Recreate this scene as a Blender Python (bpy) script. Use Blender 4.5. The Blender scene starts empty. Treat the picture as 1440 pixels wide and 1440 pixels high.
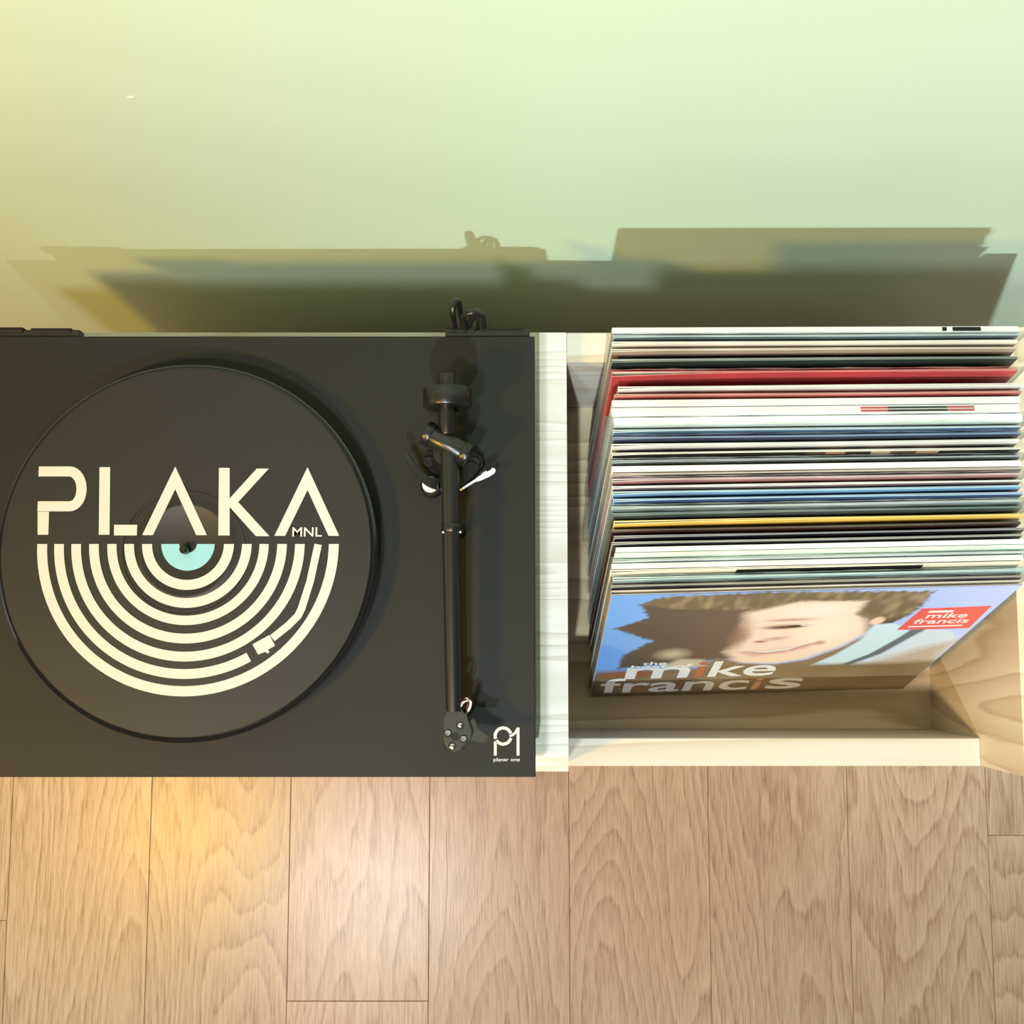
import bpy, bmesh, math, random
from mathutils import Vector, Matrix, noise

# ------------------------------------------------------------------ camera, world, lamps, exposure
S = 0.001                                   # all shapes below are written in millimetres
sc = bpy.context.scene
col = sc.collection
CAMH = 1738.0
PITCH = math.radians(6.5)
FPX = 1700.0                                # focal length in pixels of the 1440 frame

cd = bpy.data.cameras.new('camera'); cam = bpy.data.objects.new('camera', cd); col.objects.link(cam)
cd.sensor_fit = 'HORIZONTAL'; cd.sensor_width = 36.0; cd.lens = 36.0 * FPX / 1440.0
cd.clip_start = 0.02
cam.location = (0, 0, CAMH * S); cam.rotation_euler = (PITCH, 0, 0)
sc.camera = cam

w = bpy.data.worlds.new('room_ambience'); sc.world = w; w.use_nodes = True
bg = w.node_tree.nodes['Background']
bg.inputs[0].default_value = (0.90, 0.97, 1.0, 1); bg.inputs[1].default_value = 0.018

def lamp(name, kind, loc, power, color, size=0.05, target=None, cone=None, blend=0.6):
    d = bpy.data.lights.new(name, kind); d.energy = power; d.color = color
    if kind == 'AREA':
        d.shape = 'RECTANGLE'; d.size = size[0]; d.size_y = size[1]
    else:
        d.shadow_soft_size = size
    if kind == 'SPOT':
        d.spot_size = math.radians(cone); d.spot_blend = blend
    o = bpy.data.objects.new(name, d); col.objects.link(o); o.location = loc
    if target:
        o.rotation_euler = (Vector(target) - Vector(loc)).to_track_quat('-Z', 'Y').to_euler()
    return o

lamp('pendant_lamp_warm', 'SPOT', (-0.94, -0.53, 1.85), 60, (1.0, 0.57, 0.03), 0.07, target=(-0.5, 0.37, 1.0), cone=125, blend=1.0)
lamp('ceiling_downlight', 'POINT', (-0.50, -0.88, 3.0), 106, (0.98, 0.99, 1.0), 0.12)
lamp('ceiling_spot', 'SPOT', (-0.216, -1.90, 3.03), 345, (0.86, 1.0, 0.98), 0.03, target=(0.60, 0.37, 1.15), cone=49, blend=1.0)
lamp('window_sidelight', 'AREA', (-2.3, -0.15, 1.55), 3, (1.0, 0.97, 0.92), (0.9, 1.1), target=(-0.2, 0.1, 0.75))

sc.view_settings.view_transform = 'Standard'; sc.view_settings.look = 'None'
sc.view_settings.exposure = 0.22; sc.view_settings.gamma = 1.0
sc.view_settings.use_curve_mapping = False

random.seed(7)

# ------------------------------------------------------------------ helpers
def at(px, py, h):
    """world point (mm) at height h (mm) measured on the photograph at pixel (px, py)"""
    x = (px - 720) / FPX; y = -(py - 720) / FPX
    s, c = math.sin(PITCH), math.cos(PITCH)
    d = Vector((x, s + y * c, -c + y * s))
    return Vector((0, 0, CAMH)) + d * ((h - CAMH) / d.z)

ROOT = {}
def origin_of(p):
    return ROOT.get(p.name, Vector((0, 0, 0)))

def thing(name, label, cat, loc=(0, 0, 0), group=None, rot=(0, 0, 0)):
    o = bpy.data.objects.new(name, None); col.objects.link(o)
    o.empty_display_size = 0.03
    o.location = Vector(loc) * S; o.rotation_euler = rot
    o['label'] = label; o['category'] = cat
    if group: o['group'] = group
    ROOT[o.name] = Vector(loc)
    return o

def mk(name, bm, mats, parent=None, local=False, smooth=False, loc=None):
    """bmesh (mm) -> one mesh object; vertices are moved into the root's frame unless local"""
    off = Vector((0, 0, 0))
    if parent is not None and not local: off = origin_of(parent)
    if loc is not None: off = Vector(loc)
    for v in bm.verts: v.co = (v.co - off) * S
    bmesh.ops.recalc_face_normals(bm, faces=bm.faces)
    me = bpy.data.meshes.new(name)
    if smooth:
        for f in bm.faces: f.smooth = True
        for e in bm.edges:
            if len(e.link_faces) == 2 and e.calc_face_angle(0) > 0.6: e.smooth = False
    bm.to_mesh(me); bm.free()
    for m in (mats if isinstance(mats, (list, tuple)) else [mats]): me.materials.append(m)
    o = bpy.data.objects.new(name, me); col.objects.link(o)
    if parent is not None:
        o.parent = parent
        ROOT[o.name] = origin_of(parent)
    if loc is not None and parent is None: o.location = off * S; ROOT[o.name] = off
    return o

def box(x0, x1, y0, y1, z0, z1, bevel=0.0, bm=None, seg=2):
    own = bm is None
    b = bmesh.new()
    bmesh.ops.create_cube(b, size=1)
    for v in b.verts:
        v.co = ((x0 + x1) / 2 + v.co.x * (x1 - x0), (y0 + y1) / 2 + v.co.y * (y1 - y0), (z0 + z1) / 2 + v.co.z * (z1 - z0))
    if bevel: bmesh.ops.bevel(b, geom=list(b.edges), offset=bevel, segments=seg, affect='EDGES', profile=0.5)
    if own: return b
    return merge(bm, b)

def merge(bm, b):
    me = bpy.data.meshes.new('tmp'); b.to_mesh(me); b.free(); bm.from_mesh(me); bpy.data.meshes.remove(me)
    return bm

def frame_to(axis):
    return Vector(axis).normalized().to_track_quat('Z', 'Y').to_matrix()

def lathe(profile, base, axis=(0, 0, 1), n=48, bm=None, cap=True):
    """profile: list of (radius, height along axis)"""
    b = bm or bmesh.new(); M = frame_to(axis); base = Vector(base)
    rings = []
    for r, h in profile:
        rings.append([b.verts.new(base + M @ Vector((r * math.cos(2 * math.pi * k / n), r * math.sin(2 * math.pi * k / n), h))) for k in range(n)])
    for a, c in zip(rings, rings[1:]):
        for k in range(n):
            b.faces.new((a[k], a[(k + 1) % n], c[(k + 1) % n], c[k]))
    if cap:
        b.faces.new(rings[0][::-1]); b.faces.new(rings[-1])
    return b

def cyl(p0, p1, r, n=32, bev=0.0, bm=None, r1=None):
    p0 = Vector(p0); p1 = Vector(p1); L = (p1 - p0).length; r1 = r if r1 is None else r1
    pr = [(r, 0), (r1, L)] if not bev else [(r - bev, 0), (r - bev * .3, bev * .3), (r, bev), (r1, L - bev), (r1 - bev * .3, L - bev * .3), (r1 - bev, L)]
    return lathe(pr, p0, p1 - p0, n, bm)

def smooth_path(pts, k=6):
    P = [Vector(p) for p in pts]; out = []
    for i in range(len(P) - 1):
        a = P[max(i - 1, 0)]; b = P[i]; c = P[i + 1]; d = P[min(i + 2, len(P) - 1)]
        for j in range(k):
            t = j / k
            out.append(0.5 * ((2 * b) + (c - a) * t + (2 * a - 5 * b + 4 * c - d) * t * t + (3 * b - a - 3 * c + d) * t ** 3))
    out.append(P[-1]); return out

def tube(pts, r, n=10, bm=None, sub=6):
    b = bm or bmesh.new(); P = smooth_path(pts, sub) if sub else [Vector(p) for p in pts]
    rings = []; up = Vector((0, 0, 1))
    t0 = (P[1] - P[0]).normalized()
    nrm = t0.orthogonal().normalized()
    for i, p in enumerate(P):
        t = (P[min(i + 1, len(P) - 1)] - P[max(i - 1, 0)]).normalized()
        nrm = (nrm - t * nrm.dot(t)).normalized(); bi = t.cross(nrm)
        rr = r[0] + (r[1] - r[0]) * i / (len(P) - 1) if isinstance(r, tuple) else r
        rings.append([b.verts.new(p + rr * (math.cos(2 * math.pi * k / n) * nrm + math.sin(2 * math.pi * k / n) * bi)) for k in range(n)])
    for a, c in zip(rings, rings[1:]):
        for k in range(n): b.faces.new((a[k], a[(k + 1) % n], c[(k + 1) % n], c[k]))
    b.faces.new(rings[0][::-1]); b.faces.new(rings[-1])
    return b

def prism(poly, z0, z1, bm=None, bevel=0.0):
    """extrude a 2D outline (mm, x-y) from z0 to z1"""
    b = bmesh.new()
    lo = [b.verts.new((x, y, z0)) for x, y in poly]; hi = [b.verts.new((x, y, z1)) for x, y in poly]
    n = len(poly)
    for i in range(n): b.faces.new((lo[i], lo[(i + 1) % n], hi[(i + 1) % n], hi[i]))
    b.faces.new(hi); b.faces.new(lo[::-1])
    if bevel:
        es = [e for e in b.edges if all(v in set(hi) for v in e.verts)]
        bmesh.ops.bevel(b, geom=es, offset=bevel, segments=2, affect='EDGES', profile=0.5)
    if bm is None: return b
    return merge(bm, b)

def ribbon(pts, width):
    """outline of a flat stroke of constant width along points (x, y)"""
    P = [Vector((p[0], p[1])) for p in pts]; L = []; R = []
    for i, p in enumerate(P):
        a = P[max(i - 1, 0)]; c = P[min(i + 1, len(P) - 1)]
        if 0 < i < len(P) - 1:
            d1 = (p - a).normalized(); d2 = (c - p).normalized(); t = (d1 + d2).normalized()
            sc_ = 1 / max(0.4, t.dot(d1))
        else:
            t = (c - a).normalized(); sc_ = 1
        nn = Vector((-t.y, t.x)) * width / 2 * sc_
        L.append(p + nn); R.append(p - nn)
    return [(v.x, v.y) for v in L + R[::-1]]

def strokes(pts, width, z0, z1, bm):
    """stroke as quads (safe for concave shapes)"""
    out = ribbon(pts, width); n = len(pts)
    L = out[:n]; R = out[n:][::-1]
    for i in range(n - 1):
        prism([L[i], L[i + 1], R[i + 1], R[i]], z0, z1, bm)
    return bm

def arc(cx, cy, r0, r1, a0, a1, z0, z1, bm, n=48):
    for i in range(n):
        t0 = a0 + (a1 - a0) * i / n; t1 = a0 + (a1 - a0) * (i + 1) / n
        prism([(cx + r0 * math.cos(t0), cy + r0 * math.sin(t0)), (cx + r1 * math.cos(t0), cy + r1 * math.sin(t0)),
               (cx + r1 * math.cos(t1), cy + r1 * math.sin(t1)), (cx + r0 * math.cos(t1), cy + r0 * math.sin(t1))], z0, z1, bm)
    return bm

def text_bm(s, w, h, thick=0.12, shear=0.0, bold=0.0):
    """lettering fitted in a w x h rectangle, lower left corner at the origin, in the x-y plane (mm)"""
    cu = bpy.data.curves.new('lettering', 'FONT'); cu.body = s; cu.size = 1.0; cu.shear = shear; cu.offset = bold
    o = bpy.data.objects.new('lettering_tmp', cu); col.objects.link(o)
    dg = bpy.context.evaluated_depsgraph_get(); dg.update()
    me = bpy.data.meshes.new_from_object(o.evaluated_get(dg))
    b = bmesh.new(); b.from_mesh(me)
    bpy.data.objects.remove(o); bpy.data.curves.remove(cu); bpy.data.meshes.remove(me)
    xs = [v.co.x for v in b.verts]; ys = [v.co.y for v in b.verts]
    x0, x1, y0, y1 = min(xs), max(xs), min(ys), max(ys)
    for v in b.verts: v.co = ((v.co.x - x0) / (x1 - x0) * w, (v.co.y - y0) / (y1 - y0) * h, 0)
    for f in b.faces: f.smooth = False
    r = bmesh.ops.extrude_face_region(b, geom=list(b.faces))
    for g in r['geom']:
        if isinstance(g, bmesh.types.BMVert): g.co.z += thick
    return b

# ------------------------------------------------------------------ materials
def new_mat(name):
    m = bpy.data.materials.new(name); m.use_nodes = True
    nt = m.node_tree; return m, nt, nt.nodes['Principled BSDF']

def plain(name, c, rough=0.5, metal=0.0, spec=0.5, coat=0.0, bump=0.0, bscale=900, vary=0.0):
    m, nt, p = new_mat(name)
    p.inputs['Base Color'].default_value = (*c, 1); p.inputs['Roughness'].default_value = rough
    p.inputs['Metallic'].default_value = metal; p.inputs['Specular IOR Level'].default_value = spec
    p.inputs['Coat Weight'].default_value = coat; p.inputs['Coat Roughness'].default_value = 0.08
    tc = nt.nodes.new('ShaderNodeTexCoord')
    nz = nt.nodes.new('ShaderNodeTexNoise'); nz.inputs['Scale'].default_value = bscale; nz.inputs['Detail'].default_value = 3
    nt.links.new(tc.outputs['Object'], nz.inputs['Vector'])
    if bump:
        bp = nt.nodes.new('ShaderNodeBump'); bp.inputs['Strength'].default_value = bump; bp.inputs['Distance'].default_value = 0.0006
        nt.links.new(nz.outputs['Fac'], bp.inputs['Height']); nt.links.new(bp.outputs['Normal'], p.inputs['Normal'])
    if vary:
        n2 = nt.nodes.new('ShaderNodeTexNoise'); n2.inputs['Scale'].default_value = 14; n2.inputs['Detail'].default_value = 4
        nt.links.new(tc.outputs['Object'], n2.inputs['Vector'])
        r = nt.nodes.new('ShaderNodeValToRGB')
        r.color_ramp.elements[0].position = .3; r.color_ramp.elements[1].position = .7
        r.color_ramp.elements[0].color = tuple(x * (1 - vary) for x in c) + (1,); r.color_ramp.elements[1].color = tuple(min(1, x * (1 + vary)) for x in c) + (1,)
        nt.links.new(n2.outputs['Fac'], r.inputs['Fac']); nt.links.new(r.outputs['Color'], p.inputs['Base Color'])
    return m

def wood(name, light, dark, along='Y', lines=9.0, sx=7.0, sy=0.55, fine=(260, 6), rough=0.4, contrast=0.55, pore=0.25, knots=False, spec=0.4, tint=0.10, broken=0.0):
    """contour lines of a stretched noise field read as growth rings; each object gets its own offset and tint"""
    m, nt, p = new_mat(name); N = nt.nodes; K = nt.links.new
    tc = N.new('ShaderNodeTexCoord'); oi = N.new('ShaderNodeObjectInfo')
    mul = N.new('ShaderNodeMath'); mul.operation = 'MULTIPLY'; mul.inputs[1].default_value = 37.0; K(oi.outputs['Random'], mul.inputs[0])
    def stretched(a, b):
        mp = N.new('ShaderNodeMapping')
        mp.inputs['Scale'].default_value = {'Y': (a, b, a), 'X': (b, a, a), 'Z': (a, a, b)}[along]
        K(tc.outputs['Object'], mp.inputs['Vector']); return mp
    def nz(vec, scale, detail=2, rgh=0.5):
        n = N.new('ShaderNodeTexNoise'); n.noise_dimensions = '4D'; n.inputs['Scale'].default_value = scale; n.inputs['Detail'].default_value = detail
        n.inputs['Roughness'].default_value = rgh
        K(vec.outputs[0], n.inputs['Vector']); K(mul.outputs[0], n.inputs['W']); return n
    big = nz(stretched(sx, sy), 1.0, 1.4, 0.45)
    wob = nz(stretched(sx * 7, sy * 9), 1.0, 2, 0.6)
    a1 = N.new('ShaderNodeMath'); a1.operation = 'MULTIPLY_ADD'; a1.inputs[1].default_value = 0.035; K(wob.outputs['Fac'], a1.inputs[0]); K(big.outputs['Fac'], a1.inputs[2])
    a2 = N.new('ShaderNodeMath'); a2.operation = 'MULTIPLY'; a2.inputs[1].default_value = lines; K(a1.outputs[0], a2.inputs[0])
    fr = N.new('ShaderNodeMath'); fr.operation = 'FRACT'; K(a2.outputs[0], fr.inputs[0])
    rp = N.new('ShaderNodeValToRGB'); cr = rp.color_ramp
    cr.elements[0].position = 0.0; cr.elements[0].color = (0, 0, 0, 1)
    cr.elements[1].position = 1.0; cr.elements[1].color = (0, 0, 0, 1)
    e = cr.elements.new(0.72); e.color = (.55, .55, .55, 1)
    e = cr.elements.new(0.88); e.color = (1, 1, 1, 1)
    K(fr.outputs[0], rp.inputs['Fac'])
    fin = nz(stretched(*fine), 1.0, 3, 0.65)
    fr2 = N.new('ShaderNodeValToRGB'); fr2.color_ramp.elements[0].position = 0.42; fr2.color_ramp.elements[1].position = 0.66
    K(fin.outputs['Fac'], fr2.inputs['Fac'])
    # fine pores ride on the dark growth rings
    fm = N.new('ShaderNodeMath'); fm.operation = 'MULTIPLY'; fm.inputs[1].default_value = pore; K(fr2.outputs['Color'], fm.inputs[0])
    bk = N.new('ShaderNodeMapRange'); bk.inputs['To Min'].default_value = 1 - broken; bk.inputs['To Max'].default_value = 1.0; K(fr2.outputs['Color'], bk.inputs['Value'])
    rb = N.new('ShaderNodeMath'); rb.operation = 'MULTIPLY'; K(rp.outputs['Color'], rb.inputs[0]); K(bk.outputs[0], rb.inputs[1])
    rm = N.new('ShaderNodeMath'); rm.operation = 'MULTIPLY_ADD'; rm.inputs[1].default_value = contrast; K(rb.outputs[0], rm.inputs[0]); K(fm.outputs[0], rm.inputs[2])
    rm.use_clamp = True
    mx = N.new('ShaderNodeMix'); mx.data_type = 'RGBA'
    mx.inputs[6].default_value = (*light, 1); mx.inputs[7].default_value = (*dark, 1); K(rm.outputs[0], mx.inputs[0])
    # slow tone drift and a tint for each board
    slow = nz(stretched(2.2, 1.1), 1.0, 2)
    t1 = N.new('ShaderNodeMapRange'); t1.inputs['From Min'].default_value = 0.3; t1.inputs['From Max'].default_value = 0.7
    t1.inputs['To Min'].default_value = 1 - tint; t1.inputs['To Max'].default_value = 1 + tint; K(slow.outputs['Fac'], t1.inputs['Value'])
    t2 = N.new('ShaderNodeMapRange'); t2.inputs['To Min'].default_value = 1 - tint * .7; t2.inputs['To Max'].default_value = 1 + tint * .5; K(oi.outputs['Random'], t2.inputs['Value'])
    tm = N.new('ShaderNodeMath'); tm.operation = 'MULTIPLY'; K(t1.outputs[0], tm.inputs[0]); K(t2.outputs[0], tm.inputs[1])
    vm = N.new('ShaderNodeVectorMath'); vm.operation = 'SCALE'; K(mx.outputs[2], vm.inputs[0]); K(tm.outputs[0], vm.inputs['Scale'])
    last = vm.outputs[0]
    if knots:
        ks = knots if isinstance(knots, float) else 1.0
        vo = N.new('ShaderNodeTexVoronoi'); vo.inputs['Scale'].default_value = 1.0; vo.voronoi_dimensions = '4D'; K(mul.outputs[0], vo.inputs['W']); vo.inputs['Randomness'].default_value = 1
        K(stretched(5.0 * ks * 1.6, 3.2 * ks).outputs[0], vo.inputs['Vector'])
        kr = N.new('ShaderNodeValToRGB'); kr.color_ramp.elements[0].position = 0.02; kr.color_ramp.elements[0].color = (1, 1, 1, 1)
        kr.color_ramp.elements[1].position = 0.05 if ks == 1.0 else 0.24; kr.color_ramp.elements[1].color = (0, 0, 0, 1); K(vo.outputs['Distance'], kr.inputs['Fac'])
        km = N.new('ShaderNodeMix'); km.data_type = 'RGBA'; km.inputs[7].default_value = (dark[0] * .3, dark[1] * .22, dark[2] * .18, 1)
        K(kr.outputs['Color'], km.inputs[0]); K(last, km.inputs[6]); last = km.outputs[2]
    K(last, p.inputs['Base Color'])
    p.inputs['Roughness'].default_value = rough; p.inputs['Specular IOR Level'].default_value = spec
    bp = N.new('ShaderNodeBump'); bp.inputs['Strength'].default_value = 0.18; bp.inputs['Distance'].default_value = 0.0004; bp.invert = True
    K(rm.outputs[0], bp.inputs['Height']); K(bp.outputs['Normal'], p.inputs['Normal'])
    return m

def wall_paint():
    m, nt, p = new_mat('mint_wall_paint'); N = nt.nodes; K = nt.links.new
    tc = N.new('ShaderNodeTexCoord'); nz = N.new('ShaderNodeTexNoise'); nz.inputs['Scale'].default_value = 2.2; nz.inputs['Detail'].default_value = 2
    K(tc.outputs['Object'], nz.inputs['Vector'])
    r = N.new('ShaderNodeValToRGB'); r.color_ramp.elements[0].color = (0.58, 0.715, 0.57, 1); r.color_ramp.elements[1].color = (0.61, 0.745, 0.60, 1)
    K(nz.outputs['Fac'], r.inputs['Fac']); K(r.outputs['Color'], p.inputs['Base Color'])
    p.inputs['Roughness'].default_value = 0.45; p.inputs['Specular IOR Level'].default_value = 0.35
    n2 = N.new('ShaderNodeTexNoise'); n2.inputs['Scale'].default_value = 420; n2.inputs['Detail'].default_value = 3; K(tc.outputs['Object'], n2.inputs['Vector'])
    bp = N.new('ShaderNodeBump'); bp.inputs['Strength'].default_value = 0.12; bp.inputs['Distance'].default_value = 0.0008
    K(n2.outputs['Fac'], bp.inputs['Height']); K(bp.outputs['Normal'], p.inputs['Normal'])
    return m

def clear_plastic():
    m = bpy.data.materials.new('clear_plastic_film'); m.use_nodes = True; nt = m.node_tree; N = nt.nodes; K = nt.links.new
    N.remove(N['Principled BSDF']); out = N['Material Output']
    tr = N.new('ShaderNodeBsdfTransparent'); tr.inputs[0].default_value = (0.93, 0.95, 0.96, 1)
    gl = N.new('ShaderNodeBsdfGlossy'); gl.inputs['Roughness'].default_value = 0.12; gl.inputs['Color'].default_value = (0.95, 0.97, 1, 1)
    di = N.new('ShaderNodeBsdfDiffuse'); di.inputs[0].default_value = (0.8, 0.84, 0.88, 1)
    fr = N.new('ShaderNodeFresnel'); fr.inputs['IOR'].default_value = 1.5
    tc = N.new('ShaderNodeTexCoord'); nz = N.new('ShaderNodeTexNoise'); nz.inputs['Scale'].default_value = 60; nz.inputs['Detail'].default_value = 3
    mp = N.new('ShaderNodeMapping'); mp.inputs['Scale'].default_value = (0.25, 1, 2.4)
    K(tc.outputs['Object'], mp.inputs['Vector']); K(mp.outputs[0], nz.inputs['Vector'])
    bp = N.new('ShaderNodeBump'); bp.inputs['Strength'].default_value = 0.7; bp.inputs['Distance'].default_value = 0.002
    K(nz.outputs['Fac'], bp.inputs['Height']); K(bp.outputs['Normal'], gl.inputs['Normal']); K(bp.outputs['Normal'], fr.inputs['Normal'])
    m0 = N.new('ShaderNodeMixShader'); m0.inputs[0].default_value = 0.035; K(tr.outputs[0], m0.inputs[1]); K(di.outputs[0], m0.inputs[2])
    m1 = N.new('ShaderNodeMixShader'); fs = N.new('ShaderNodeMath'); fs.operation = 'MULTIPLY'; fs.inputs[1].default_value = 0.5; K(fr.outputs[0], fs.inputs[0]); K(fs.outputs[0], m1.inputs[0]); K(m0.outputs[0], m1.inputs[1]); K(gl.outputs[0], m1.inputs[2])
    K(m1.outputs[0], out.inputs['Surface']); return m

def banded(name, stops, rough=0.35):
    """flat print that changes colour along the sleeve's width; stops: (x in mm from the spine, colour)"""
    m, nt, p = new_mat(name); N = nt.nodes; K = nt.links.new
    tc = N.new('ShaderNodeTexCoord'); sx = N.new('ShaderNodeSeparateXYZ'); K(tc.outputs['Object'], sx.inputs[0])
    ml = N.new('ShaderNodeMath'); ml.operation = 'MULTIPLY'; ml.inputs[1].default_value = 1 / 0.32; K(sx.outputs[0], ml.inputs[0])
    r = N.new('ShaderNodeValToRGB'); r.color_ramp.interpolation = 'CONSTANT'
    while len(r.color_ramp.elements) < len(stops): r.color_ramp.elements.new(0.5)
    for el, (x, c) in zip(r.color_ramp.elements, stops): el.position = x / 320; 
    for el, (x, c) in zip(r.color_ramp.elements, stops): el.color = (*c, 1)
    K(ml.outputs[0], r.inputs['Fac']); K(r.outputs[0], p.inputs['Base Color']); p.inputs['Roughness'].default_value = rough
    return m

M_wall = wall_paint()
M_floor = wood('oak_laminate', (0.95, 0.73, 0.55), (0.45, 0.27, 0.16), 'Y', lines=36, sx=5.4, sy=1.0, fine=(420, 26), rough=0.29, contrast=0.6, pore=0.36, spec=0.5, tint=0.07, broken=0.45, knots=0.55)
M_under = plain('floor_joint', (0.30, 0.19, 0.12), 0.8)
M_pineX = wood('pine_across', (0.68, 0.65, 0.58), (0.50, 0.37, 0.23), 'X', lines=18, sx=9.0, sy=0.5, fine=(300, 5), rough=0.5, contrast=0.6, pore=0.08, spec=0.3, tint=0.05)
M_pinewhite = wood('pale_pine_across', (0.86, 0.83, 0.76), (0.55, 0.48, 0.38), 'X', lines=30, sx=11.0, sy=0.4, fine=(420, 5), rough=0.5, contrast=0.6, pore=0.10, spec=0.3, tint=0.03)
M_pineY = wood('pine_upright', (0.86, 0.73, 0.54), (0.48, 0.30, 0.14), 'Z', lines=26, sx=6.5, sy=0.6, fine=(300, 5), rough=0.5, contrast=0.5, pore=0.08, knots=True, spec=0.3, tint=0.05)
M_pinefloor = wood('pine_base', (0.80, 0.67, 0.47), (0.45, 0.31, 0.17), 'X', lines=20, sx=7.0, sy=0.6, fine=(300, 5), rough=0.55, contrast=0.7, pore=0.1, knots=True, spec=0.3, tint=0.06)
M_plinth = plain('charcoal_laminate', (0.015, 0.0155, 0.0145), 0.5, spec=0.25, bump=0.25, bscale=1500)
M_edge = plain('plinth_edge_band', (0.03, 0.03, 0.03), 0.4)
M_gloss = plain('gloss_black', (0.012, 0.012, 0.013), 0.12, spec=0.6, coat=0.4)
M_mat = plain('slipmat_black', (0.015, 0.0145, 0.014), 0.45, spec=0.38, bump=0.15, bscale=2200)
M_print = plain('print_white', (0.56, 0.58, 0.60), 0.5)
M_blue = plain('print_blue', (0.25, 0.55, 0.70), 0.45)
M_black = plain('satin_black', (0.010, 0.0105, 0.010), 0.32, spec=0.5)
M_blackm = plain('matt_black', (0.006, 0.006, 0.006), 0.55, spec=0.3)
M_arm = plain('arm_black', (0.013, 0.0135, 0.012), 0.3, spec=0.55)
M_shell = plain('headshell_black', (0.024, 0.025, 0.0235), 0.5, spec=0.4)
M_rubber = plain('rubber', (0.02, 0.02, 0.02), 0.7)
M_steel = plain('steel', (0.75, 0.75, 0.74), 0.22, metal=1)
M_white = plain('white_plastic', (0.85, 0.86, 0.86), 0.35)
M_whitew = plain('wire_white', (0.8, 0.8, 0.78), 0.5)
M_redw = plain('wire_red', (0.20, 0.03, 0.04), 0.5)
M_card = plain('card_edge', (0.80, 0.79, 0.74), 0.7, vary=0.08)
M_paper = plain('inner_paper', (0.83, 0.85, 0.86), 0.7)
M_film = clear_plastic()

# ------------------------------------------------------------------ the setting
WALL_Y = 376.0
wb = mk('wall_back', box(-2400, 2400, WALL_Y, WALL_Y + 120, 0, 3100), M_wall, loc=(0, WALL_Y, 0)); wb['kind'] = 'structure'
# a small chip in the paint, with a raised lip
c = Vector((-236.0, WALL_Y, 1738 - 730.0))
ddir = at(185, 137, 0) - Vector((0, 0, CAMH)); c = Vector((0, 0, CAMH)) + ddir * (WALL_Y / ddir.y)
b = bmesh.new(); bmesh.ops.create_icosphere(b, subdivisions=2, radius=1)
for v in b.verts: v.co = Vector((v.co.x * 3.2, v.co.y * 0.9, v.co.z * 2.0)) + c
mk('paint_blister', b, M_wall, wb)

fl = mk('floor', box(-2400, 2400, -2600, WALL_Y, -30, -1.2), M_under, loc=(0, 0, 0)); fl['kind'] = 'structure'
PW = 196.0
X0 = -507.8
joints = {-2: -375.0, 0: -1300, 1: -483.0 + 0, 2: -900, 3: -1150, 4: -760, 5: -1000, 6: -259.0}
PL = 1290.0
plank_mesh = {}
def plank(x, y0, y1):
    key = round(y1 - y0, 1)
    if key not in plank_mesh:
        o = mk('plank', box(-PW / 2 + 0.35, PW / 2 - 0.35, -(y1 - y0) / 2 + 0.4, (y1 - y0) / 2 - 0.4, -1.1, 0, bevel=0.5, seg=1), M_floor, fl, local=True)
        plank_mesh[key] = o.data
    else:
        o = bpy.data.objects.new('plank', plank_mesh[key]); col.objects.link(o); o.parent = fl
    o.location = (x * S, (y0 + y1) / 2 * S, 0)
for k in range(-7, 14):
    j = joints.get(k, -300 - (k * 437) % 1200)
    x = X0 + PW * k + PW / 2
    # k = 1 spans x 408..605 in the photograph
    ys = [j + PL * i for i in range(-3, 4)]
    for a in ys:
        y0, y1 = max(a, -2590), min(a + PL, WALL_Y)
        if y1 - y0 > 60: plank(x, y0, y1)

# ------------------------------------------------------------------ record cabinet
TOP = 706.0; BASE = 508.0
cab = thing('record_cabinet', 'pale pine record cabinet carrying the turntable, with an open bin of records', 'cabinet', (0, 90, 0))
fy, by = -101.5, 275.5
# laminated top: staves of pine running left to right, glue joints where the photograph shows them
cuts = [fy, -58.0, 4.0, 43.0, 74.0, 131.0, 188.0, 232.0, by]
for a, b2 in zip(cuts, cuts[1:]):
    mk('top_stave', box(-480, 47.5, a + 0.05, b2 - 0.05, TOP - 26, TOP, bevel=0.12, seg=1), M_pinewhite, cab)
mk('divider_panel', box(21.5, 47.5, fy, by, 0, TOP - 26.2, bevel=0.6, seg=1), M_pineY, cab)
mk('end_panel', box(-480, -454, fy, by, 0, TOP - 26.2, bevel=0.6, seg=1), M_pineY, cab)
mk('end_panel', box(422, 452, -104, by, 0, 726, bevel=0.8, seg=1), M_pineY, cab)
mk('bin_front_board', box(47.7, 421.8, -104, -79, BASE - 26, 632, bevel=0.8, seg=1), M_pineX, cab)
mk('bin_back_board', box(47.7, 421.8, 249, by, BASE - 26, TOP, bevel=0.8, seg=1), M_pineX, cab)
mk('bin_base_board', box(47.7, 421.8, -78.8, 248.8, BASE - 26, BASE), M_pinefloor, cab)
mk('lower_shelf', box(-453.8, 21.3, -95, 240, 150, 172, bevel=0.5, seg=1), M_pineX, cab)
mk('back_panel', box(-453.8, 21.3, 262, 274, 40, TOP - 26.2), M_pineX, cab)
mk('lower_shelf', box(47.7, 421.8, -95, 240, 150, 172, bevel=0.5, seg=1), M_pineX, cab)

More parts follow.
